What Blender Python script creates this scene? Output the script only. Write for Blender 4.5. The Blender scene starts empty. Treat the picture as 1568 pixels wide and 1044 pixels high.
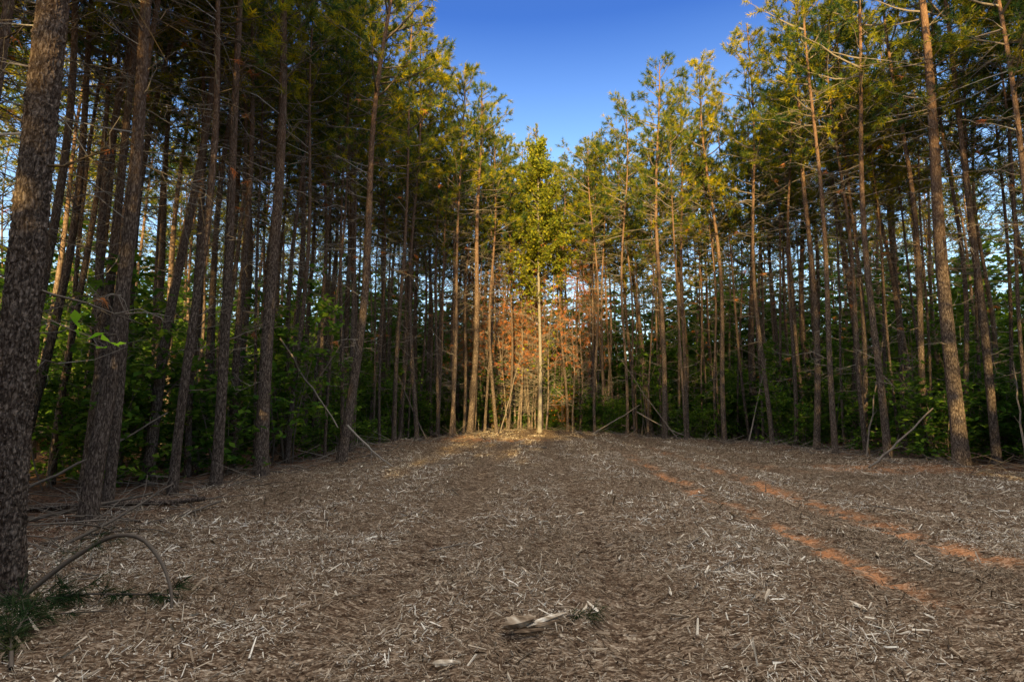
import bpy, math, random
import numpy as np
from mathutils import Vector, Euler, Matrix, noise as mnoise
R=random.Random(7); RN=np.random.default_rng(7)
scene=bpy.context.scene
# ------------------------------------------------------------ noise
TAB=np.random.default_rng(3).random((256,256))
def vn(x,y,s=0):
    x=np.asarray(x,float)+s*17.3; y=np.asarray(y,float)+s*31.7
    ix=np.floor(x).astype(int); iy=np.floor(y).astype(int); fx=x-ix; fy=y-iy
    fx=fx*fx*(3-2*fx); fy=fy*fy*(3-2*fy)
    a=TAB[ix&255,iy&255];b=TAB[(ix+1)&255,iy&255];c=TAB[ix&255,(iy+1)&255];d=TAB[(ix+1)&255,(iy+1)&255]
    return (a*(1-fx)+b*fx)*(1-fy)+(c*(1-fx)+d*fx)*fy
def fbm(x,y,s=0,o=3):
    v=0;a=.5;t=0
    for i in range(o):
        v=v+a*vn(np.asarray(x)*2**i,np.asarray(y)*2**i,s+i);t+=a;a*=.5
    return v/t
def sstep(a,b,x):
    t=np.clip((np.asarray(x,float)-a)/(b-a),0,1); return t*t*(3-2*t)
POLY=[(-3.9,3.0),(-4.6,5.3),(-6.0,8.7),(-6.0,12),(-5.5,14),(-4.4,16),(-4.1,21),(-2.6,23.8),(-1.0,28.5),(1.2,30.5),(4,29),(6.7,26),(9.3,24.5),(10.2,19),(11.4,15.5),(13,11),(12.5,4),(9,-5),(3,-9),(-3,-8),(-4.5,-3)]
PA=np.array(POLY)
def sdist(x,y):
    """signed distance, + inside the clearing"""
    x=np.asarray(x,float);y=np.asarray(y,float)
    d=np.full(x.shape,1e9); ins=np.zeros(x.shape,bool)
    n=len(PA)
    for i in range(n):
        ax,ay=PA[i];bx,by=PA[(i+1)%n]
        ex,ey=bx-ax,by-ay
        t=np.clip(((x-ax)*ex+(y-ay)*ey)/(ex*ex+ey*ey),0,1)
        d=np.minimum(d,np.hypot(x-ax-t*ex,y-ay-t*ey))
        c=((ay>y)!=(by>y))
        xi=ax+(y-ay)*ex/(ey if abs(ey)>1e-9 else 1e-9)
        ins^=(c&(x<xi))
    return np.where(ins,d,-d)
def sd1(x,y): return float(sdist(np.array([x]),np.array([y]))[0])
def tracks(x,y):
    """wheel/track bands left by the mulcher: two sweeping pairs"""
    o=0
    for c,b,wd in ((3.45,.0,.2),(5.0,.0,.22),(.7,.05,.28),(-1.6,.10,.28),(7.2,-.06,.25)):
        cx=c+.25*np.sin(y*.22)+b*(y-4); o=o+np.exp(-((x-cx)/wd)**2)
    return o
def gz(x,y,micro=True):
    x=np.asarray(x,float);y=np.asarray(y,float)
    z=.2*sstep(8,18,y)+.32*np.exp(-((x-1.8)/6.0)**2)*sstep(9,24,y)
    z=z+.22*(fbm(x*.15,y*.15,2)-.5)*sstep(3,9,np.hypot(x,y))
    s=sdist(x,y)
    z=z+.34*np.exp(-(s/1.0)**2)*sstep(13,20,y)*(fbm(x*1.1,y*1.1,5))
    tr=tracks(x,y)*sstep(.3,1.5,s)
    z=z-.06*tr
    if micro:
        z=z+.17*(fbm(x*1.2,y*1.2,9,4)-.5)+.09*(fbm(x*5,y*5,11,3)-.5)
        z=z+.028*tr*np.sin(y*2*np.pi/.22+3*vn(x*1.5,y*.6,4))*sstep(.25,.5,vn(x*.7,y*.5,8))
    return z
def gzs(x,y,micro=True): return float(gz(np.array([x]),np.array([y]),micro)[0])
# ------------------------------------------------------------ mesh builder
class MB:
    def __init__(s): s.v=[];s.t=[];s.f4=[];s.f3=[];s.m4=[];s.m3=[];s.n=0
    def add(s,v,tint,q=None,t=None,mat=0):
        v=np.asarray(v,float).reshape(-1,3)
        s.v.append(v); s.t.append(np.broadcast_to(np.asarray(tint,float),(len(v),)).copy())
        if q is not None and len(q):
            q=np.asarray(q)+s.n; s.f4.append(q); s.m4.append(np.broadcast_to(mat,(len(q),)))
        if t is not None and len(t):
            t=np.asarray(t)+s.n; s.f3.append(t); s.m3.append(np.broadcast_to(mat,(len(t),)))
        s.n+=len(v)
    def tube(s,P,rad,sides=5,mat=0,tint=.5,cap=False):
        P=np.asarray(P,float);n=len(P);rad=np.asarray(rad,float)
        T=np.gradient(P,axis=0);T/=np.linalg.norm(T,axis=1)[:,None]+1e-9
        ref=np.array([1,0,0]) if abs(T[0][2])>.8 else np.array([0,0,1.])
        U=np.cross(T,ref);U/=np.linalg.norm(U,axis=1)[:,None]+1e-9
        W=np.cross(T,U)
        a=np.arange(sides)*2*np.pi/sides
        ring=P[:,None]+rad[:,None,None]*(U[:,None]*np.cos(a)[None,:,None]+W[:,None]*np.sin(a)[None,:,None])
        i=np.arange(n-1)[:,None]*sides;j=np.arange(sides)[None];k=(j+1)%sides
        q=np.stack([i+j,i+k,i+sides+k,i+sides+j],-1).reshape(-1,4)
        s.add(ring.reshape(-1,3),tint,q=q,mat=mat)
        if cap:
            for e in (0,n-1):
                b=ring[e]; s.add(np.vstack([b,b.mean(0)]),tint,t=[[x,(x+1)%sides,sides] for x in range(sides)],mat=mat+0)
    def tufts(s,C,D,K=18,L=.2,w=.013,spread=1.0,mat=1,rng=RN,tint=None,droop=0):
        C=np.asarray(C);D=np.asarray(D);N=len(C)
        if N==0: return
        r=rng.normal(size=(N,K,3)); r/=np.linalg.norm(r,axis=2)[:,:,None]
        d=D[:,None]*.75+r*spread; d[:,:,2]-=droop; d/=np.linalg.norm(d,axis=2)[:,:,None]
        l=L*rng.uniform(.65,1.2,(N,K,1))
        p=C[:,None]+D[:,None]*rng.uniform(-.09,.05,(N,K,1))
        sd=np.cross(d,rng.normal(size=(N,K,3))); sd/=np.linalg.norm(sd,axis=2)[:,:,None]+1e-9
        v=np.stack([p-sd*w/2,p+sd*w/2,p+d*l],2).reshape(-1,3)
        ti=rng.random(N) if tint is None else np.broadcast_to(tint,(N,))
        s.add(v,np.repeat(ti,K*3),t=np.arange(N*K*3).reshape(-1,3),mat=mat)
    def leaves(s,C,size=.1,mat=1,rng=RN,flat=.6,tint=None):
        C=np.asarray(C);N=len(C)
        if N==0: return
        nrm=rng.normal(size=(N,3)); nrm[:,2]=np.abs(nrm[:,2])+flat*1.5; nrm/=np.linalg.norm(nrm,axis=1)[:,None]
        u=np.cross(nrm,rng.normal(size=(N,3)));u/=np.linalg.norm(u,axis=1)[:,None]
        w=np.cross(nrm,u); z=size*rng.uniform(.6,1.3,(N,1))
        v=np.stack([C-u*z*.6,C-w*z*.36+nrm*z*.08,C+u*z*.6-nrm*z*.1,C+w*z*.36+nrm*z*.08],1).reshape(-1,3)
        ti=rng.random(N) if tint is None else tint
        s.add(v,np.repeat(ti,4),q=np.arange(N*4).reshape(-1,4),mat=mat)
    def mesh(s,name,mats,smooth=True):
        z4=np.zeros((0,4),int);z3=np.zeros((0,3),int);z1=np.zeros(0,int)
        V=np.vstack(s.v).astype(np.float32);T=np.concatenate(s.t).astype(np.float32)
        q=np.vstack(s.f4) if s.f4 else z4;t=np.vstack(s.f3) if s.f3 else z3
        mq=np.concatenate(s.m4) if s.m4 else z1;mt=np.concatenate(s.m3) if s.m3 else z1
        me=bpy.data.meshes.new(name)
        me.vertices.add(len(V));me.vertices.foreach_set('co',V.ravel())
        nl=len(q)*4+len(t)*3;me.loops.add(nl)
        me.loops.foreach_set('vertex_index',np.concatenate([q.ravel(),t.ravel()]).astype(np.int32))
        me.polygons.add(len(q)+len(t))
        st=np.concatenate([np.arange(len(q))*4,len(q)*4+np.arange(len(t))*3]).astype(np.int32)
        me.polygons.foreach_set('loop_start',st)
        mi=np.concatenate([mq,mt]).astype(np.int32)
        for m in mats: me.materials.append(m)
        me.polygons.foreach_set('material_index',mi)
        me.polygons.foreach_set('use_smooth',(np.full(len(mi),smooth)))
        at=me.attributes.new('tint','FLOAT','POINT');at.data.foreach_set('value',T)
        me.update(calc_edges=True)
        return me
def obj(name,me,loc=(0,0,0),rot=(0,0,0),sc=(1,1,1),parent=None):
    o=bpy.data.objects.new(name,me);o.location=loc;o.rotation_euler=rot;o.scale=sc
    scene.collection.objects.link(o)
    if parent: o.parent=parent
    return o
# ------------------------------------------------------------ materials
def newmat(name):
    m=bpy.data.materials.new(name);m.use_nodes=True;nt=m.node_tree;nt.nodes.clear()
    return m,nt,nt.nodes,nt.links
def N(nt,t,**k):
    n=nt.nodes.new(t)
    for a,b in k.items(): setattr(n,a,b)
    return n
def ramp(nt,fac,stops):
    r=N(nt,'ShaderNodeValToRGB')
    el=r.color_ramp.elements
    while len(el)<len(stops): el.new(.5)
    for e,(p,c) in zip(el,stops): e.position=p;e.color=(*c,1)
    nt.links.new(fac,r.inputs[0]); return r.outputs[0]
def mixc(nt,f,a,b,mode='MIX'):
    m=N(nt,'ShaderNodeMix',data_type='RGBA',blend_type=mode)
    if isinstance(f,(int,float)): m.inputs[0].default_value=f
    else: nt.links.new(f,m.inputs[0])
    for i,c in ((6,a),(7,b)):
        if isinstance(c,tuple): m.inputs[i].default_value=(*c,1)
        else: nt.links.new(c,m.inputs[i])
    return m.outputs[2]
def math_(nt,op,a,b=None,clamp=False):
    m=N(nt,'ShaderNodeMath',operation=op);m.use_clamp=clamp
    for i,c in enumerate((a,b)):
        if c is None: continue
        if isinstance(c,(int,float)): m.inputs[i].default_value=c
        else: nt.links.new(c,m.inputs[i])
    return m.outputs[0]
def noise(nt,vec,scale,detail=3,rough=.55):
    n=N(nt,'ShaderNodeTexNoise');n.inputs['Scale'].default_value=scale;n.inputs['Detail'].default_value=detail
    n.inputs['Roughness'].default_value=rough
    if vec is not None: nt.links.new(vec,n.inputs['Vector'])
    return n.outputs['Fac']
def leafmat(name,stops,tr=.4):
    m,nt,ns,ln=newmat(name)
    a=N(nt,'ShaderNodeAttribute',attribute_name='tint')
    oi=N(nt,'ShaderNodeObjectInfo')
    f=math_(nt,'ADD',math_(nt,'MULTIPLY',a.outputs['Fac'],.72),math_(nt,'MULTIPLY',oi.outputs['Random'],.28))
    c=ramp(nt,f,stops)
    p=N(nt,'ShaderNodeBsdfDiffuse');ln.new(c,p.inputs['Color'])
    t=N(nt,'ShaderNodeBsdfTranslucent');ln.new(c,t.inputs['Color'])
    x=N(nt,'ShaderNodeMixShader');x.inputs[0].default_value=tr
    ln.new(p.outputs[0],x.inputs[1]);ln.new(t.outputs[0],x.inputs[2])
    o=N(nt,'ShaderNodeOutputMaterial');ln.new(x.outputs[0],o.inputs[0]);return m
NEEDLE=leafmat('pine_needles',[(0,(.022,.062,.03)),(.32,(.06,.115,.03)),(.6,(.25,.25,.018)),(1,(.6,.45,.012))])  # golden end of the random tuft ramp puts sunlit clumps into the colour
DARKN=leafmat('broken_branch_needles',[(0,(.014,.032,.012)),(.6,(.03,.055,.02)),(1,(.09,.08,.03))],.2)
LEAF=leafmat('green_leaves',[(0,(.024,.065,.013)),(.5,(.07,.15,.02)),(1,(.2,.3,.03))],.45)
TULIP=leafmat('tulip_leaves',[(0,(.1,.15,.02)),(.5,(.24,.25,.025)),(1,(.48,.4,.03))],.4)
GLOWLEAF=leafmat('autumn_leaves',[(0,(.3,.1,.02)),(.5,(.5,.2,.04)),(1,(.5,.36,.05))],.4)  # orange low-sun glow put into the leaf colour
DEADN_GLOW=leafmat('dead_needles',[(0,(.35,.1,.04)),(1,(.7,.28,.08))],.25)  # dead brown needles pushed orange-red to carry the sunlit look
BRIGHT=leafmat('bright_leaves',[(0,(.16,.36,.02)),(1,(.26,.48,.03))],.5)
def barkmat(name,cols,crack,redtop=True,sc=1.0,bump=.6,cheap=False):
    m,nt,ns,ln=newmat(name)
    tc=N(nt,'ShaderNodeTexCoord');mp=N(nt,'ShaderNodeMapping');mp.inputs['Scale'].default_value=(26*sc,26*sc,8*sc)
    ln.new(tc.outputs['Object'],mp.inputs[0])
    fine=noise(nt,mp.outputs[0],1.0 if cheap else 1.6,2 if cheap else 4,.7)
    c=ramp(nt,fine,[(.3,cols[0]),(.5,cols[1]),(.72,cols[2])])
    p=N(nt,'ShaderNodeBsdfDiffuse')
    if not cheap:
        nd=N(nt,'ShaderNodeTexNoise');nd.inputs['Scale'].default_value=.7;nd.inputs['Detail'].default_value=2;ln.new(mp.outputs[0],nd.inputs['Vector'])
        sc_=N(nt,'ShaderNodeVectorMath',operation='SCALE');sc_.inputs['Scale'].default_value=2.2;ln.new(nd.outputs['Color'],sc_.inputs[0])
        ad=N(nt,'ShaderNodeVectorMath',operation='ADD');ln.new(mp.outputs[0],ad.inputs[0]);ln.new(sc_.outputs[0],ad.inputs[1])
        v=N(nt,'ShaderNodeTexVoronoi',feature='DISTANCE_TO_EDGE');v.inputs['Scale'].default_value=1;ln.new(ad.outputs[0],v.inputs['Vector'])
        edge=math_(nt,'ADD',math_(nt,'MULTIPLY',v.outputs['Distance'],3.5),math_(nt,'MULTIPLY',math_(nt,'SUBTRACT',fine,.3),1.0),True)
        c=mixc(nt,edge,crack,c)
        b=N(nt,'ShaderNodeBump');b.inputs['Strength'].default_value=bump;b.inputs['Distance'].default_value=.015
        ln.new(math_(nt,'ADD',edge,math_(nt,'MULTIPLY',fine,.8)),b.inputs['Height']);ln.new(b.outputs[0],p.inputs['Normal'])
    if redtop:
        sz=N(nt,'ShaderNodeSeparateXYZ');ln.new(tc.outputs['Object'],sz.inputs[0])
        mr=N(nt,'ShaderNodeMapRange');mr.inputs[1].default_value=4;mr.inputs[2].default_value=13;ln.new(sz.outputs[2],mr.inputs[0])
        c=mixc(nt,math_(nt,'MULTIPLY',mr.outputs[0],.6),c,(.26,.14,.075))
    ln.new(c,p.inputs['Color'])
    o=N(nt,'ShaderNodeOutputMaterial');ln.new(p.outputs[0],o.inputs[0]);return m
BC=[(.045,.035,.028),(.135,.104,.082),(.29,.235,.19)]
BARK=barkmat('pine_bark',BC,(.028,.019,.014))
BARKM=barkmat('pine_bark_mid',BC,(.03,.02,.018),cheap=True)
PALE=barkmat('pale_bark',[(.12,.11,.09),(.2,.18,.15),(.3,.27,.23)],(.1,.09,.08),False,1.6,.3,True)
def woodmat(name,stops):
    m,nt,ns,ln=newmat(name)
    a=N(nt,'ShaderNodeAttribute',attribute_name='tint')
    c=ramp(nt,a.outputs['Fac'],stops)
    tc=N(nt,'ShaderNodeTexCoord');nz=noise(nt,tc.outputs['Object'],60,2,.7)
    c=mixc(nt,math_(nt,'MULTIPLY',nz,.45),c,(.1,.072,.048))
    p=N(nt,'ShaderNodeBsdfDiffuse')
    ln.new(c,p.inputs['Color'])
    o=N(nt,'ShaderNodeOutputMaterial');ln.new(p.outputs[0],o.inputs[0]);return m
TWIG=woodmat('dead_twigs',[(0,(.09,.075,.06)),(.6,(.22,.19,.155)),(1,(.36,.33,.28))])
CHIP=woodmat('wood_chips',[(0,(.065,.043,.027)),(.25,(.19,.135,.085)),(.55,(.39,.305,.21)),(.8,(.66,.57,.43)),(1,(.95,.88,.73))])
STRAW=woodmat('pine_straw',[(0,(.12,.065,.04)),(.5,(.3,.17,.10)),(1,(.42,.28,.18))])
def groundmat():
    m,nt,ns,ln=newmat('mulch_ground')
    tc=N(nt,'ShaderNodeTexCoord');P=tc.outputs['Object']
    cl=N(nt,'ShaderNodeAttribute',attribute_name='clear').outputs['Fac']
    ry=N(nt,'ShaderNodeAttribute',attribute_name='clay').outputs['Fac']
    def chips(sc,rot,sy):
        mp=N(nt,'ShaderNodeMapping');mp.inputs['Rotation'].default_value=(0,0,rot);mp.inputs['Scale'].default_value=(sc,sc*sy,sc)
        ln.new(P,mp.inputs[0]);v=N(nt,'ShaderNodeTexVoronoi',voronoi_dimensions='2D');v.inputs['Scale'].default_value=1;ln.new(mp.outputs[0],v.inputs['Vector'])
        s=N(nt,'ShaderNodeSeparateColor');ln.new(v.outputs['Color'],s.inputs[0]);return s.outputs[0],v.outputs['Distance']
    a,da=chips(16,.5,3.0);c_,dc=chips(50,-.9,2.2)
    f=math_(nt,'ADD',math_(nt,'MULTIPLY',a,.5),math_(nt,'MULTIPLY',c_,.5))
    big=noise(nt,P,.5,4)
    col=ramp(nt,f,[(.15,(.022,.015,.01)),(.45,(.095,.066,.043)),(.7,(.25,.185,.125)),(.95,(.48,.4,.29))])
    col=mixc(nt,math_(nt,'MULTIPLY',big,.45),col,(.12,.068,.038))
    straw=ramp(nt,f,[(.1,(.04,.025,.018)),(.5,(.12,.07,.045)),(.9,(.24,.15,.1))])
    col=mixc(nt,cl,straw,col)
    clay=mixc(nt,f,(.34,.135,.055),(.6,.29,.13))  # clay tone with the orange of low sun painted in
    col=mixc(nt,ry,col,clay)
    p=N(nt,'ShaderNodeBsdfDiffuse');ln.new(col,p.inputs['Color'])
    bp=N(nt,'ShaderNodeBump');bp.inputs['Strength'].default_value=.8;bp.inputs['Distance'].default_value=.03;ln.new(f,bp.inputs['Height']);ln.new(bp.outputs[0],p.inputs['Normal'])
    o=N(nt,'ShaderNodeOutputMaterial');ln.new(p.outputs[0],o.inputs[0]);return m
GM=groundmat()
# ------------------------------------------------------------ ground
n=620
u=np.linspace(-1,1,n)
def warp(u,a,k): return a*np.sinh(k*u)/np.sinh(k)
gx=warp(u,400,7.0)+1.0; gy=warp(u,400,7.0)+8
X,Y=np.meshgrid(gx,gy,indexing='xy');Z=gz(X,Y)
far=sstep(80,200,np.hypot(X,Y)); Z=Z*(1-far)
mb=MB();i=np.arange(n-1)[:,None]*n+np.arange(n-1)[None];q=np.stack([i,i+1,i+n+1,i+n],-1).reshape(-1,4)
mb.add(np.stack([X,Y,Z],-1),.5,q=q)
gm=mb.mesh('ground',[GM])
sd=sdist(X,Y)
clear=sstep(-1.0,.8,sd+1.5*(fbm(X*.6,Y*.6,21)-.5)).ravel()
def sunlit_clayf(X,Y):  # clay on tracks and patches, painted as streaks of low sun
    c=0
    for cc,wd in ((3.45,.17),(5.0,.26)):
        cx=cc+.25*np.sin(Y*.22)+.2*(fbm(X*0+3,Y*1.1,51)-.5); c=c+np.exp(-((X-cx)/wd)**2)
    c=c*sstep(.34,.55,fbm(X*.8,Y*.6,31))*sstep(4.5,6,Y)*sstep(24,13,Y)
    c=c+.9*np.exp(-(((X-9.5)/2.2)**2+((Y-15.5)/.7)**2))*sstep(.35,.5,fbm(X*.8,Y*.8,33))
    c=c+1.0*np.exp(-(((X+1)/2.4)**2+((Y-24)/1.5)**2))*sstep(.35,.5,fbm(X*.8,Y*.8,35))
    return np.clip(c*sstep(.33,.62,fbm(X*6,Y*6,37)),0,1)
for nm,arr in (('clear',clear),('clay',sunlit_clayf(X,Y).ravel()*.9)):
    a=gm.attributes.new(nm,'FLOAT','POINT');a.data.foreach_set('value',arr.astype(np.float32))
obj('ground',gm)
# ------------------------------------------------------------ wood chips
def scatter_chips(mb,N_,xr,yr,Lr,Wr,tilt,inside=True,tintlo=0,tinthi=1,seed=0,lift=.008,dn=True,pw=1.8):
    r=np.random.default_rng(seed)
    x=r.uniform(*xr,N_);y=r.uniform(*yr,N_)
    s=sdist(x,y)
    keep=(s>-.6+.8*(r.random(N_)-.5)) if inside else (s<.5)
    keep&=(np.abs(x)<1.15*(y)+1.5)
    if dn: keep&=(r.random(N_)<.15+1.3*fbm(x*1.6,y*1.6,41))
    keep&=r.random(N_)>.65*sunlit_clayf(x,y)
    x=x[keep];y=y[keep];M=len(x);tr=np.clip(tracks(x,y),0,1)
    z=gz(x,y)+lift+r.uniform(-.004,.012,M)
    th=r.uniform(0,np.pi*2,M);tl=r.normal(0,tilt,M)*(1-.6*tr)
    d=np.stack([np.cos(th)*np.cos(tl),np.sin(th)*np.cos(tl),np.sin(tl)],1)
    ro=r.normal(0,.5,M)
    sd=np.stack([-np.sin(th),np.cos(th),np.zeros(M)],1);up=np.cross(d,sd)
    sd2=sd*np.cos(ro)[:,None]+up*np.sin(ro)[:,None];up2=np.cross(d,sd2)
    sk=r.random(M)**pw
    L=(Lr[0]+(Lr[1]-Lr[0])*sk)[:,None];W=(Wr[0]+(Wr[1]-Wr[0])*r.random(M)**1.5)[:,None]
    L=L*(1-.4*tr)[:,None]
    z=z+np.abs(np.sin(tl))*L[:,0]*.35
    C=np.stack([x,y,z],1);T=W*.3
    a0=r.uniform(.25,1,(M,1));a1=r.uniform(.1,1,(M,1));bend=r.normal(0,.16,(M,1))
    A=C-d*L/2;B=C+d*L/2+sd2*bend*L
    v=np.stack([A-sd2*W/2*a0,A+up2*T,A+sd2*W/2*a0+d*W*r.uniform(-1,1,(M,1)),B-sd2*W/2*a1,B+up2*T*.7+d*W*r.uniform(-.5,1,(M,1)),B+sd2*W/2*a1],1)
    b=np.arange(M)[:,None]*6
    q=np.concatenate([b+np.array([[0,1,4,3]]),b+np.array([[1,2,5,4]])]);t=np.concatenate([b+np.array([[0,2,1]]),b+np.array([[3,4,5]])])
    ti=np.clip(tintlo+(tinthi-tintlo)*(r.random(M)**1.2)*(.45+1.15*fbm(x*.9,y*.9,43))*(1-.35*tr),0,1)
    mb.add(v.reshape(-1,3),np.repeat(ti,6),q=q,t=t)
mb=MB()
scatter_chips(mb,170000,(-7,8),(2.6,8),(.01,.085),(.003,.015),.5,seed=1,pw=2.3)
scatter_chips(mb,3600,(-7,8),(2.6,9),(.04,.15),(.012,.035),.5,seed=2,tintlo=.25,lift=.02)
scatter_chips(mb,110000,(-9,14),(8,16),(.015,.10),(.006,.018),.5,seed=3,pw=2.3)
scatter_chips(mb,2800,(-9,14),(8,18),(.06,.18),(.015,.045),.5,seed=7,tintlo=.25,lift=.02)
scatter_chips(mb,70000,(-8,16),(16,31),(.03,.15),(.01,.03),.5,seed=4,pw=2.2,tinthi=.9)
scatter_chips(mb,1200,(-9,14),(3,26),(.12,.35),(.005,.015),.3,seed=5,lift=.025)
obj('wood_chip_mulch',mb.mesh('wood_chip_mulch',[CHIP],False))
mb=MB()
scatter_chips(mb,45000,(-22,26),(3,34),(.08,.25),(.004,.01),.25,inside=False,seed=6,dn=False)
obj('pine_straw_litter',mb.mesh('pine_straw_litter',[STRAW],False))
# ------------------------------------------------------------ trees
def unit(v): v=np.asarray(v,float);return v/(np.linalg.norm(v)+1e-9)
def trunk_path(rr,H,wob=.25):
    n=18;z=np.linspace(0,H,n);ph=[rr.uniform(0,6.28) for _ in range(4)]
    t=z/H
    x=wob*(np.sin(t*3+ph[0])-math.sin(ph[0]))*.5+wob*.25*(np.sin(t*9+ph[1])-math.sin(ph[1]))
    y=wob*(np.sin(t*2.6+ph[2])-math.sin(ph[2]))*.5+wob*.25*(np.sin(t*8+ph[3])-math.sin(ph[3]))
    return np.stack([x,y,z],1)
def at(P,z):
    return np.array([np.interp(z,P[:,2],P[:,0]),np.interp(z,P[:,2],P[:,1]),z])
def pine(seed,H=17,r=.15,cs=.52,trunk=True,bmax=2.0,dens=1.0,lod=False):
    rr=random.Random(seed);rg=np.random.default_rng(seed);mb=MB()
    P=trunk_path(rr,H,.38)
    t=P[:,2]/H
    if trunk:
        zz=np.concatenate([[-.3,0,.15,.35,.7],np.linspace(1.2,H,30)])
        P2=np.array([at(P,max(z,0)) for z in zz]);P2[:,2]=zz
        rad2=np.interp(zz,P[:,2],r*(1-.8*t**1.1))+r*.3*np.exp(-np.maximum(zz,0)/.3);rad2[-1]=.012
        mb.tube(P2,rad2,6 if lod else 10,0)
    z=H*.12
    while z<H*(cs+.1):
        a=rr.uniform(0,6.28);f=(z/H-.1)/cs
        L=rr.uniform(.12,.35) if rr.random()<.35*(1-f)+.1 else rr.uniform(.4,.9+1.5*min(f,1))
        el=rr.uniform(-.25,.5);d=np.array([math.cos(a)*math.cos(el),math.sin(a)*math.cos(el),math.sin(el)])
        s0=at(P,z);pts=[s0]
        k=4 if L>.4 else 2
        for i in range(k):
            d=unit(d+rg.normal(0,.16,3)+np.array([0,0,-.03]));pts.append(pts[-1]+d*L/k)
        mb.tube(pts,np.linspace(.007+.009*min(1,L),.003,len(pts)),3,2,rr.random())
        if L>.4 and not lod:
            for _ in range(rr.randint(2,6)):
                q0=pts[rr.randint(1,3)];dd=unit(d+rg.normal(0,.6,3));l=rr.uniform(.15,.6)
                mb.tube([q0,q0+dd*l*.5,q0+unit(dd+rg.normal(0,.3,3))*l],[.006,.004,.002],3,2,rr.random())
            if rr.random()<.05:
                mb.tufts([pts[-1]],[d],24,.18,.01,mat=3,rng=rg,droop=.8)
        z+=rr.uniform(.08,.32)*(1.5 if f<.4 else .6)*(2.5 if lod else 1)
    C=[];D=[]
    z=H*cs
    while z<H*.985:
        f=(z/H-cs)/(1-cs)
        prof=bmax*min(1,.4+2.2*f)*(1-f**2.2)**.8+.25
        a=rr.uniform(0,6.28);L=prof*rr.uniform(.45,1.2);el=.05+.75*f+rr.uniform(-.2,.25)
        d=np.array([math.cos(a)*math.cos(el),math.sin(a)*math.cos(el),math.sin(el)]);pts=[at(P,z)];ds=[]
        k=5
        for i in range(k):
            d=unit(d+rg.normal(0,.12,3)+np.array([0,0,.07]));pts.append(pts[-1]+d*L/k);ds.append(d)
        mb.tube(pts[::2]+[pts[-1]] if lod else pts,np.linspace(.012+.012*L,.005,4 if lod else k+1),3,2,.3+.3*rr.random())
        pts=np.array(pts)
        ns=int((2+L*5.5)*dens)
        for _ in range(ns):
            tt=rr.uniform(.35,1)*k;i=min(int(tt),k-1);b=pts[i]+(pts[i+1]-pts[i])*(tt-i)
            dd=unit(ds[i]*.7+rg.normal(0,.5,3)+np.array([0,0,.2]));l=rr.uniform(.15,.6)*(1-.3*f)
            e=b+dd*l
            if not lod: mb.tube([b,e],[.006,.003],3,2,.4)
            for tf in ((.8,) if lod else (.65,.88,1.05)):
                if rr.random()<.9: C.append(b+dd*l*tf);D.append(dd)
        C.append(pts[-1]+ds[-1]*.03);D.append(ds[-1])
        z+=rr.uniform(.07,.26)*(1.35-.5*f)*(1.4 if lod else 1)
    e=at(P,H);C.append(e);D.append(np.array([0,0,1.]))
    if lod: mb.tufts(C,D,9,.3,.04,mat=1,rng=rg)
    else: mb.tufts(C,D,14,.19,.019,mat=1,rng=rg)
    return mb.mesh('pine_tree_mesh',[BARKM if lod else BARK,NEEDLE,TWIG,DEADN_GLOW])
RADS=[.06,.085,.105,.125,.145,.175,.12,.072]
VAR=[pine(100+i,17,r,.52+.1*((i*37)%5)/5,bmax=1.75+.35*((i*13)%4)/3+r) for i,r in enumerate(RADS)]
LOD=[pine(200+i,17,r,.52+.04*i,bmax=2.0,lod=True) for i,r in enumerate([.08,.09,.11,.125])]
def place_pine(x,y,d,H=17,lean=None,var=None,name='pine_tree'):
    d*=.78
    k=min(range(len(RADS)),key=lambda i:abs(RADS[i]-d/2)+R.random()*.025) if var is None else var
    s=H/17; sx=max(.8,min(1.2,(d/2)/RADS[k]))
    l=lean or (R.gauss(0,.018),R.gauss(0,.018))
    return obj(name,VAR[k],(x,y,gzs(x,y,False)-.03),(l[0],l[1],R.uniform(0,6.28)),(sx,sx,s))
FRONT=[(-6.3,8.7,.31,17.5),(-7.7,12.3,.30,17),(-6.4,11,.22,16.5),(-6.15,12.1,.28,18),(-7.2,12.9,.18,16),(-6.9,14.3,.24,17),(-5.75,13.3,.40,18.5),
(-7.0,17.7,.27,17),(-4.6,15.6,.34,17.2),(-5.7,20.5,.32,18),(-4.3,21,.22,17.5),(-3.7,22.5,.24,18),(-2.5,23.6,.22,16.5),(-1.9,26,.38,17),(-.75,28,.24,15.8),(-.2,30.5,.2,15),(-3.3,25.5,.2,17.5),(-1.4,29.5,.22,17),
(3.0,31,.2,15),(4.1,28.6,.2,15.5),(4.7,30,.2,16),(5.6,28,.2,17),(6.9,26,.32,17.8),(8.2,27,.26,18),(9.4,25.5,.30,18.3),(6.2,29,.18,16.5),(7.6,25.2,.16,15),
(10.2,22.6,.24,18),(10.8,20.5,.3,18),(10.4,18.6,.24,18),(11.3,17.4,.28,18),(12.1,15.6,.50,19),(13.3,15.9,.28,18),(12.6,13.0,.24,17),(14.0,14,.3,18),(11.9,19.5,.22,17),(12.9,18,.26,18),
(-9.2,13.5,.26,17),(-8.8,10.2,.24,17),(-7.9,8.9,.28,18),(-6.6,6.6,.2,16),(-8.0,6.9,.3,18),(-8.5,15.8,.26,17),(-6.4,16.5,.2,16),(-10,11.7,.24,17),(-5.3,18.0,.17,16),(-6.6,19.3,.2,17)]
pts=[(x,y) for x,y,_,_ in FRONT]
for x,y,d,h in FRONT: place_pine(x,y,d,h)
extra=[];tries=0
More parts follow.
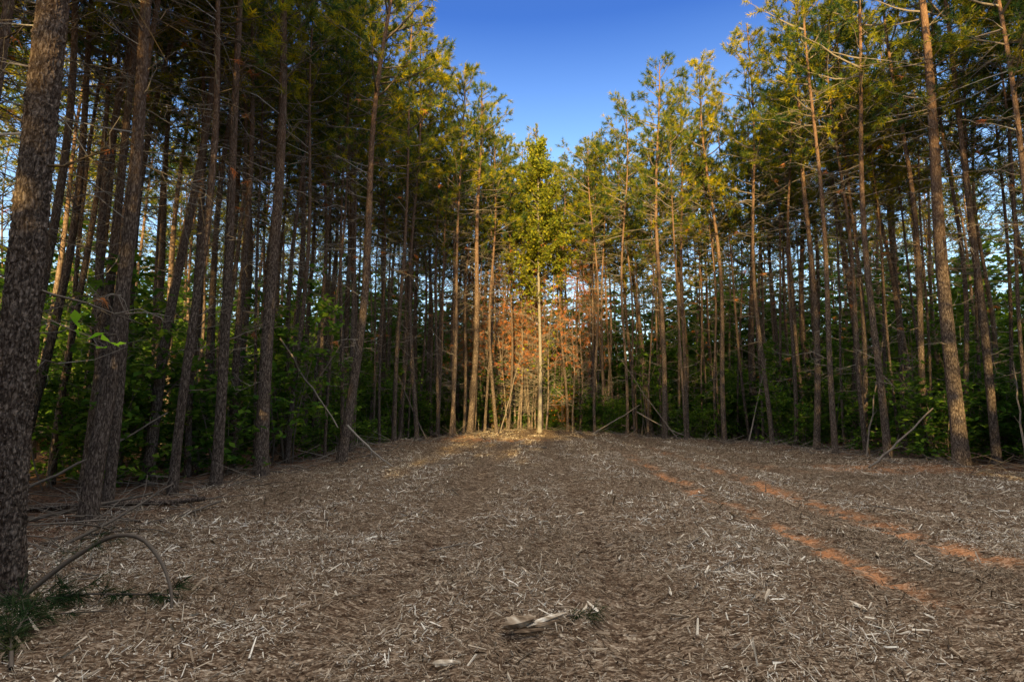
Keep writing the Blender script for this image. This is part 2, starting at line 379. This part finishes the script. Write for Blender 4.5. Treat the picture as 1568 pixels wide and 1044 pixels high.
def sun_gap(x,y,m=0):     # gaps shaped in the unseen stand behind, letting low sun in
    u=x-.07*y
    return y<0 and (-4.6-m*.3<u<1.6+m*.3 or abs(u-11.0)<.6+m)
def tryadd(x,y,md):
    s=sd1(x,y)
    if s>-.8 or sun_gap(x,y) or any((x-a)**2+(y-b)**2<md*md for a,b in pts): return
    pts.append((x,y));extra.append((x,y,s))
while tries<7000 and len(extra)<330:
    tries+=1
    x=R.uniform(-26,32);y=R.uniform(2,45)
    if abs(x)>y*1.1+6: continue
    tryadd(x,y,.85 if sd1(x,y)>-6 else 2.3)
for _ in range(400): tryadd(R.uniform(-12,18),R.uniform(-26,1),2.0)
bf=bpy.data.objects.new('background_forest',None);scene.collection.objects.link(bf)
for j,(x,y,s) in enumerate(extra):
    H=R.uniform(15,18) if y>0 else R.uniform(14.5,16.5)
    if s>-4.5 and 4<y<36: place_pine(x,y,R.uniform(.1,.26),H)
    else:
        m=LOD[j%4] if (s<-6 or y<2) else VAR[j%8]
        sc=R.uniform(.85,1.15)
        obj('tree_%d'%j,m,(x,y,gzs(x,y,False)-.05),(R.gauss(0,.018),R.gauss(0,.018),R.uniform(0,6.28)),(sc,sc,H/17),bf)
def hero(x,y,r,H,lean,seed):
    crown=pine(seed,H,r,.5,trunk=False,bmax=2.4)
    rr=random.Random(seed);P=trunk_path(rr,H,.38)
    ns=96;zz=np.concatenate([np.linspace(-.2,6,600),np.linspace(6.05,H,60)])
    a=np.arange(ns)*2*np.pi/ns;V=[]
    for z in zz:
        c=at(P,max(z,0));t=max(z,0)/H;rd=r*(1-.8*t**1.1)+r*.35*math.exp(-max(z,0)/.35)
        for k in range(ns):
            ca,sa=math.cos(a[k]),math.sin(a[k]);dsp=0
            if z<6.02:
                w=mnoise.noise(Vector((ca*5,sa*5,z*6)))*1.6
                dd,_=mnoise.voronoi(Vector((ca*r*38+w,sa*r*38-w,z*13+w)))
                e=min((dd[1]-dd[0])*1.8,1.0)
                dsp=.018*e*(.6+.8*mnoise.noise(Vector((ca*2,sa*2,z*3))))+.012*mnoise.noise(Vector((ca*9,sa*9,z*34)))-.01+.007*mnoise.noise(Vector((ca*22,sa*22,z*90)))
            V.append((c[0]+ca*(rd+dsp),c[1]+sa*(rd+dsp),z))
    mb=MB();n=len(zz);i=np.arange(n-1)[:,None]*ns;j=np.arange(ns)[None];k=(j+1)%ns
    mb.add(np.array(V),.5,q=np.stack([i+j,i+k,i+ns+k,i+ns+j],-1).reshape(-1,4))
    g=gzs(x,y,False)
    e=bpy.data.objects.new('pine_tree',None);scene.collection.objects.link(e);e.location=(x,y,g-.02);e.rotation_euler=lean
    obj('trunk',mb.mesh('trunk',[BARK]),parent=e);obj('crown',crown,parent=e)
    return e
he=hero(-4.5,5.25,.155,18,(0,.012,0),301)
def tulip():
    rr=random.Random(55);rg=np.random.default_rng(55);mb=MB();H=15.6;P=trunk_path(rr,H,.12)
    t=P[:,2]/H;mb.tube(P,.10*(1-.85*t)+.03*np.exp(-P[:,2]/.3)+.01,9,0)
    z=2.5;C=[]
    while z<H*.99:
        f=max(0,(z-6.8)/(H-6.8))
        L=rr.uniform(.7,1.9) if z<6.8 else (2.6*min(1,.65+1.4*f)*(1-f)**.7+.25)*rr.uniform(.65,1.15)
        a=rr.uniform(0,6.28);el=.3+.35*f+rr.uniform(-.2,.2)
        d=np.array([math.cos(a)*math.cos(el),math.sin(a)*math.cos(el),math.sin(el)]);p=[at(P,z)]
        for i in range(4): d=unit(d+rg.normal(0,.1,3)+np.array([0,0,.05]));p.append(p[-1]+d*L/4)
        mb.tube(p,np.linspace(.02,.005,5),3,2,.6);p=np.array(p)
        for _ in range(int(3+L*5)):
            tt=rr.uniform(.8,4);i=min(int(tt),3);b=p[i]+(p[i+1]-p[i])*(tt-i);dd=unit(d+rg.normal(0,.7,3));l=rr.uniform(.15,.5)
            mb.tube([b,b+dd*l],[.006,.003],3,2,.6)
            m=int(20*sstep(5.6,9.0,z)) if rr.random()>.15 else 3
            for _ in range(m): C.append(b+dd*l*rr.uniform(.3,1.1)+rg.normal(0,.1,3))
        z+=rr.uniform(.05,.15)
    mb.leaves(C,.14,1,rg,.3);return mb.mesh('tulip_tree',[PALE,TULIP,TWIG])
obj('tulip_tree',tulip(),(1.42,29.6,gzs(1.42,29.6,False)-.03))
def deadpine(seed,H):
    rr=random.Random(seed);rg=np.random.default_rng(seed);mb=MB();P=trunk_path(rr,H,.3);t=P[:,2]/H
    mb.tube(P,.05*(1-.8*t)+.01,6,0);z=1.2;C=[];D=[]
    while z<H:
        f=z/H;L=rr.uniform(.5,1.6)*(1-.5*f);a=rr.uniform(0,6.28);el=rr.uniform(-.1,.7)
        d=np.array([math.cos(a)*math.cos(el),math.sin(a)*math.cos(el),math.sin(el)]);p=[at(P,z)]
        for i in range(3): d=unit(d+rg.normal(0,.2,3));p.append(p[-1]+d*L/3)
        mb.tube(p,[.014,.01,.007,.003],3,2,.8)
        for _ in range(5):
            b=p[rr.randint(1,3)];dd=unit(d+rg.normal(0,.6,3));l=rr.uniform(.2,.6);mb.tube([b,b+dd*l],[.007,.003],3,2,.8)
            if f>.35 and rr.random()<.5: C.append(b+dd*l);D.append(dd)
        z+=rr.uniform(.06,.2)
    mb.tufts(C,D,12,.2,.016,mat=3,rng=rg,droop=.4);return mb.mesh('dead_pine_mesh',[BARKM,NEEDLE,TWIG,DEADN_GLOW])
DP=[deadpine(61,10.5),deadpine(62,8.5),deadpine(63,12)]
for j in range(22):
    x=R.uniform(-3.4,5);y=R.uniform(30.5,34)
    obj('dead_pine_sapling',DP[j%3],(x,y,gzs(x,y,False)-.03),(R.gauss(0,.05),R.gauss(0,.05),R.uniform(0,6.28)),(1,1,R.uniform(.8,1.1)))
# ---- understorey
def shrub(seed,H,W,nl,size=.11,stems=6,low=.1):
    rr=random.Random(seed);rg=np.random.default_rng(seed);mb=MB();C=[]
    for s in range(stems):
        a=rr.uniform(0,6.28);d=unit([math.cos(a)*.35*W/H,math.sin(a)*.35*W/H,1]);p=[np.array([rr.gauss(0,.1),rr.gauss(0,.1),-.05])]
        h=H*rr.uniform(.6,1)
        for i in range(6): d=unit(d+rg.normal(0,.1,3));p.append(p[-1]+d*h/6)
        mb.tube(p,np.linspace(.008+.006*H/2,.003,7),4,0,.4);p=np.array(p)
        for b_ in range(int(nl/stems/14)):
            tt=rr.uniform(low,1)*6;i=min(int(tt),5);b=p[i]+(p[i+1]-p[i])*(tt-i)
            aa=rr.uniform(0,6.28);l=W*.5*rr.uniform(.25,1)*(1.1-.6*tt/6);dd=unit([math.cos(aa),math.sin(aa),rr.uniform(-.1,.5)])
            e=b+dd*l;mb.tube([b,e],[.006,.002],3,0,.4)
            for _ in range(14): C.append(b+dd*l*rr.uniform(.3,1.1)+rg.normal(0,.09,3)*np.array([1,1,.5]))
    mb.leaves(C,size,1,rg,.8);return mb
SM=[TWIG,LEAF]
SH=[b.mesh('shrub_mesh',SM) for b in [shrub(1,2.2,2.2,1500),shrub(2,3.4,2.8,1800,.13),shrub(3,5.5,3,1800,.14,4,.2),shrub(4,1.4,1.6,1000,.1),shrub(5,4.5,2.2,600,.14,3,.35)]]
MID=[b.mesh('midstory_mesh',SM) for b in [shrub(11,9,4.2,2200,.2,3,.1),shrub(12,8,4.6,2200,.2,4,.15),shrub(13,11,4,2200,.2,2,.2)]]
SA=[shrub(5,6.5,2.4,900,.1,3,.4).mesh('autumn_mesh',[TWIG,GLOWLEAF]),shrub(6,3,2,700,.1,4,.2).mesh('autumn_mesh',[TWIG,GLOWLEAF])]
bs=bpy.data.objects.new('background_undergrowth',None);scene.collection.objects.link(bs)
for j in range(760):
    x=R.uniform(-26,32);y=R.uniform(3,45)
    s=sd1(x,y)
    if s>-1.2 or abs(x)>y*1.1+5: continue
    if s>-4 and R.random()<.2: continue
    if x<-3 and y<22 and R.random()<.45: continue
    k=R.choice([0,1,1,2,3,4,4]) if s>-5 else R.choice([0,1,2,2]);sc=R.uniform(.7,1.2)*(1 if s>-10 else 1.35)
    L_,r_,s_=(x,y,gzs(x,y,False)-.05),(0,0,R.uniform(0,6.28)),(sc,sc,sc*R.uniform(.85,1.2))
    if s>-3.5: obj('understory_shrub',SH[k],L_,r_,s_)
    else:
        m=SH[k]
        if s<-7 and R.random()<.3: m=R.choice(MID);s_=(R.uniform(.8,1.1),)*3
        obj('shrub_%d'%j,m,L_,r_,s_,bs)
for j in range(220):   # far side thicket
    a=-1.05+2.1*j/219+R.gauss(0,.01);rad=R.uniform(34,48);x=1+rad*math.sin(a);y=6+rad*math.cos(a)
    sc=R.uniform(1.1,1.5);obj('shrub_f%d'%j,R.choice([MID[0],MID[1],MID[0],SH[2]]),(x,y,-.1),(0,0,R.uniform(0,6.28)),(sc*1.3,sc*1.3,sc),bs)
for j in range(150):   # woods behind the viewpoint
    x=R.uniform(-11,15);y=R.uniform(-26,-9)
    if sd1(x,y)>-1.5 or sun_gap(x,y,.9): continue
    sc=R.uniform(.85,1.2);obj('shrub_b%d'%j,R.choice([SH[2],MID[0],MID[1],MID[2],MID[0]]),(x,y,-.05),(0,0,R.uniform(0,6.28)),(sc,sc,sc),bs)
for j in range(48):  # hedge added behind the viewpoint, sized to block low sun
    x=-5.8+8.6*(j%24)/23+R.gauss(0,.12);y=-10.5-1.8*(j//24)+R.gauss(0,.3);sc=R.uniform(.66,.74)
    obj('shrub_c%d'%j,MID[j%2],(x,y,-.05),(0,0,R.uniform(0,6.28)),(sc*1.2,sc*1.2,sc),bs)
for x,y,k,sc in [(-.9,31.5,1,1.0),(.5,33.5,0,1.0),(2.9,32,1,1)]:
    obj('autumn_sapling',SA[k],(x,y,gzs(x,y,False)),(0,0,R.uniform(0,6)),(sc,)*3)
# ------------------------------------------------------------ debris
mb=MB()
for j in range(2300):
    for _ in range(20):
        x=R.uniform(-9,15);y=R.uniform(5,33)
        if -2.5<sd1(x,y)<.6: break
    else: continue
    L=R.uniform(.2,1.3) if R.random()<.9 else R.uniform(1,2.0);a=R.uniform(0,6.28);el=abs(R.gauss(0,.2))
    d=unit([math.cos(a),math.sin(a),el]);p=[np.array([x,y,gzs(x,y)])+.02]
    for i in range(3): d=unit(d+RN.normal(0,.12,3));p.append(p[-1]+d*L/3)
    r0=R.uniform(.004,.015);mb.tube(p,np.linspace(r0,r0*.4,4),4,0,R.random()*.8)
obj('brush_debris',mb.mesh('brush_debris',[TWIG]))
def stick(name,p0,p1,r0,r1,mat=TWIG,sag=.05,tint=.6,twigs=4):
    mb=MB();p0=np.array(p0,float);p1=np.array(p1,float);n=10;t=np.linspace(0,1,n)[:,None]
    P=p0+(p1-p0)*t;P[:,2]-=sag*np.sin(np.pi*t[:,0]);P+=RN.normal(0,.012,(n,3))*min(np.linalg.norm(p1-p0)*.4,1.2)
    mb.tube(P,np.linspace(r0,r1,n),8,0,tint,cap=True)
    dr=unit(p1-p0)
    for _ in range(twigs):
        b=P[R.randint(2,n-2)];dd=unit(dr+RN.normal(0,.6,3));l=R.uniform(.15,.5);mb.tube([b,b+dd*l*.6,b+unit(dd+RN.normal(0,.2,3))*l],[r1*.6,r1*.4,r1*.2],4,0,tint)
    return obj(name,mb.mesh(name,[mat]))
G=lambda x,y,z=0:(x,y,gzs(x,y)+z)
stick('fallen_branch',G(-4.35,15.2,1.0),G(-3.0,14.6,.02),.03,.018,tint=.8)
stick('fallen_branch',G(-6.4,15.6,3.4),G(-4.5,14.9,1.0),.024,.018,tint=.6)
stick('fallen_branch',G(9.6,15.6,.02),G(11.9,16.2,1.5),.03,.02,tint=.5)
stick('fallen_branch',G(3.8,27.5,.05),G(6.2,27.8,1.5),.035,.02)
stick('fallen_branch',G(5.8,26.6,1.1),G(7.8,25.5,.05),.03,.02)
for a_,b_ in [((-6.9,15.5,.02),(-5.2,17.2,3.4)),((-9,12,.02),(-7.4,13.2,2.6)),((12.6,14.2,.02),(13.8,15.6,2.8)),((11.0,18,.02),(13.2,20,4.2)),((9.6,23.4,.02),(11.2,25,3.8)),((-3.4,23,.02),(-5.4,24.6,4.0)),((-.6,28.4,.02),(.5,30.5,4.2)),((13.4,11.6,.02),(12.2,13.6,.9)),((-8.6,9.6,.02),(-7.2,12.0,1.5)),((-5.4,19,.02),(-7.4,20,2.4)),((7.2,25,.02),(5.2,27,3.6)),((-7.5,14,.02),(-9.5,15,4.5))]:
    stick('leaning_dead_pole',G(*a_),G(*b_),.03,.015,TWIG,.1,R.uniform(.1,.6),6)
stick('fallen_log',G(-7.9,9.3,.06),G(-5.2,9.9,.07),.06,.04,BARK,0)
stick('fallen_log',G(-7.0,8.3,.05),G(-5.9,9.6,.25),.03,.02,TWIG,0,.2)
stick('fallen_branch',G(-5.6,7.4,.02),G(-5.0,8.6,.55),.025,.012,tint=.2)
stick('fallen_branch',G(-4.9,9.8,.05),G(-5.3,7.7,.04),.02,.01,tint=.2)
stick('fallen_branch',G(.25,20,.04),G(1.2,20.2,.06),.05,.03,tint=.0,twigs=0)
for j in range(18):
    x=R.uniform(-4.5,9);y=R.uniform(5,18)
    if sd1(x,y)<.5: continue
    a=R.uniform(0,3.14);l=R.uniform(.25,.6);stick('fallen_branch',G(x,y,.03),G(x+l*math.cos(a),y+l*math.sin(a),.05),.012,.006,TWIG,0,R.random(),1)
def chunk(name,x,y,L,W,H,rot,tint):
    mb=MB();n=9;s=7;V=[];prof=[R.uniform(.75,1.1) for _ in range(s)]
    for i in range(n):
        t=i/(n-1);rw=W*(.6+.4*math.sin(math.pi*min(1,t*1.1+.1)))
        for k in range(s):
            a=k*2*math.pi/s+.3*math.sin(x*7);f=prof[k]*(1+.3*mnoise.noise(Vector((t*6,k*3.1+x*5,y))))
            xx=(t-.5)*L+(R.uniform(-.16,.16)*L if i in (0,n-1) else 0)
            e=.55 if i in (0,n-1) else 1
            V.append((xx,math.cos(a)*rw*f*.5*e,math.sin(a)*H*f*.5*(rw/W)*e))
    q=[[i*s+k,i*s+(k+1)%s,(i+1)*s+(k+1)%s,(i+1)*s+k] for i in range(n-1) for k in range(s)]
    ti=np.clip(tint+RN.normal(0,.18,len(V)),0,1);mb.add(V,ti,q=q);b=(n-1)*s
    mb.add([V[k] for k in range(s)]+[(-.42*L,0,0)],tint,t=[[k,(k+1)%s,s] for k in range(s)])
    mb.add([V[b+k] for k in range(s)]+[(.42*L,0,0)],tint,t=[[k,(k+1)%s,s] for k in range(s)])
    return obj(name,mb.mesh(name,[CHIP],False),G(x,y,H*.45+.02),(.1,-.08,rot))
chunk('wood_chunk',.05,4.40,.24,.11,.10,.35,.45)
chunk('wood_chunk',.26,4.50,.32,.055,.06,.6,.65)
chunk('wood_chunk',.27,4.43,.24,.035,.05,.4,.25)
chunk('wood_chunk',.14,4.33,.2,.04,.04,.05,.1)
chunk('wood_chunk',-.42,3.8,.16,.05,.04,.0,.7)
for j in range(40):
    x=R.uniform(-4.5,9);y=R.uniform(3.8,15)
    if sd1(x,y)<.5: continue
    chunk('wood_splinter',x,y,R.uniform(.1,.24),R.uniform(.02,.055),R.uniform(.015,.035),R.uniform(0,3.1),R.uniform(.15,1))
def sprig(name,pts,nt_,K=30,L=.17,lo=.2,w=.004,jit=.05,rad=.01,hi=1):
    mb=MB();P=np.array(pts,float);t=np.linspace(0,len(P)-1,20)
    Q=np.stack([np.interp(t,np.arange(len(P)),P[:,k]) for k in range(3)],1)
    Q[1:-1]=(Q[:-2]+Q[1:-1]*2+Q[2:])/4
    mb.tube(Q,np.linspace(rad,rad*.4,20),6,0,.1)
    C=[];D=[]
    for _ in range(nt_):
        f=R.uniform(lo,hi)*19;i=min(int(f),18);b=Q[i]+(Q[i+1]-Q[i])*(f-i);dd=unit(unit(Q[i+1]-Q[i])+RN.normal(0,.7,3)+np.array([0,0,-.1]));l=R.uniform(.02,jit*4)
        e=b+dd*l;mb.tube([b,e],[.004,.002],3,0,.2);C.append(e);D.append(dd)
    mb.tufts(C,D,K,L,w,.6,mat=1,droop=.4);return obj(name,mb.mesh(name,[TWIG,DARKN]))
sprig('pine_sprig',[G(.42,4.55,.05),G(.66,4.68,.07)],12,30,.12,jit=.02,rad=.006)
sprig('broken_pine_branch',[G(-4.1,5.0,.1),G(-3.85,5.1,.4),G(-3.5,5.15,.58),G(-3.2,5.1,.56),G(-2.95,5.0,.38),G(-2.8,4.9,.15),G(-2.76,4.85,.02)],6,26,.16,lo=.1,rad=.026,w=.005,hi=.3)
sprig('broken_pine_branch',[G(-4.3,4.95,.08),G(-3.7,5.1,.1),G(-2.9,5.2,.06)],34,32,.19,lo=.1,rad=.014,w=.006,jit=.06)
sprig('broken_pine_branch',[G(-3.1,3.75,.04),G(-3.45,4.15,.08),G(-3.7,4.6,.1)],34,32,.2,lo=.2,rad=.014,w=.006,jit=.06)
sprig('broken_pine_branch',[G(-4.4,4.7,.03),G(-3.9,4.6,.06),G(-3.2,4.75,.05)],9,30,.18,lo=.2,rad=.012,w=.005,jit=.05)
mb=MB();p=[np.array(q_,float) for q_ in [(-4.35,5.1,2.35),(-4.1,5.0,2.42),(-3.8,4.95,2.3),(-3.5,4.9,2.22)]]
mb.tube(p,[.008,.006,.004,.003],4,0,.4)
mb.leaves([(-3.52,4.88,2.24),(-3.47,4.93,2.2),(-3.56,4.9,2.17),(-3.4,4.9,2.2),(-3.85,4.95,2.45),(-3.84,4.96,2.38),(-3.62,4.9,2.27),(-3.8,4.93,2.3)],.11,1,RN,0)
tw=obj('leafy_twig',mb.mesh('leafy_twig',[TWIG,BRIGHT]))
# ------------------------------------------------------------ light
EL=math.radians(9);AZ=math.radians(4)
d=Vector((math.sin(AZ)*math.cos(EL),math.cos(AZ)*math.cos(EL),-math.sin(EL)))
L=bpy.data.lights.new('sun','SUN');L.energy=13;L.angle=math.radians(.5);L.color=(1,.7,.28)
so=bpy.data.objects.new('sun',L);so.rotation_euler=d.to_track_quat('-Z','Y').to_euler();scene.collection.objects.link(so)
w=bpy.data.worlds.new('World');scene.world=w;w.use_nodes=True;nt=w.node_tree;nt.nodes.clear()
sk=nt.nodes.new('ShaderNodeTexSky');sk.sky_type='NISHITA';sk.sun_disc=False;sk.sun_elevation=EL;sk.sun_rotation=math.radians(180)+AZ
tc=nt.nodes.new('ShaderNodeTexCoord');sp=nt.nodes.new('ShaderNodeSeparateXYZ');nt.links.new(tc.outputs['Generated'],sp.inputs[0])
grade=ramp(nt,sp.outputs[2],[(.0,(.4,.42,.5)),(.22,(.8,.88,1.)),(.42,(.55,.7,.95)),(.6,(.16,.3,.68)),(1,(.3,.42,.7))])
skc=mixc(nt,1.0,sk.outputs[0],grade,'MULTIPLY')
bg=nt.nodes.new('ShaderNodeBackground');bg.inputs[1].default_value=.45;nt.links.new(skc,bg.inputs[0])
# warm overhead glow added above the view to lift the shaded ground
zz_=nt.nodes.new('ShaderNodeMapRange');zz_.interpolation_type='SMOOTHSTEP';zz_.inputs[1].default_value=.70;zz_.inputs[2].default_value=.88
nt.links.new(sp.outputs[2],zz_.inputs[0])
bg2=nt.nodes.new('ShaderNodeBackground');bg2.inputs[0].default_value=(1,.91,.77,1)
nt.links.new(math_(nt,'MULTIPLY',zz_.outputs[0],3.6),bg2.inputs[1])
ad=nt.nodes.new('ShaderNodeAddShader');nt.links.new(bg.outputs[0],ad.inputs[0]);nt.links.new(bg2.outputs[0],ad.inputs[1])
o=nt.nodes.new('ShaderNodeOutputWorld');nt.links.new(ad.outputs[0],o.inputs[0])
# ------------------------------------------------------------ camera
c=bpy.data.cameras.new('camera');c.lens=20;c.sensor_width=36;c.clip_end=2000;c.clip_start=.05
co=bpy.data.objects.new('camera',c);co.location=(0,0,1.6+gzs(0,0,False));co.rotation_euler=(math.radians(97.3),0,0);scene.collection.objects.link(co);scene.camera=co
scene.view_settings.view_transform='Standard';scene.view_settings.look='None';scene.view_settings.exposure=0
print('trees',len(FRONT),len(extra))
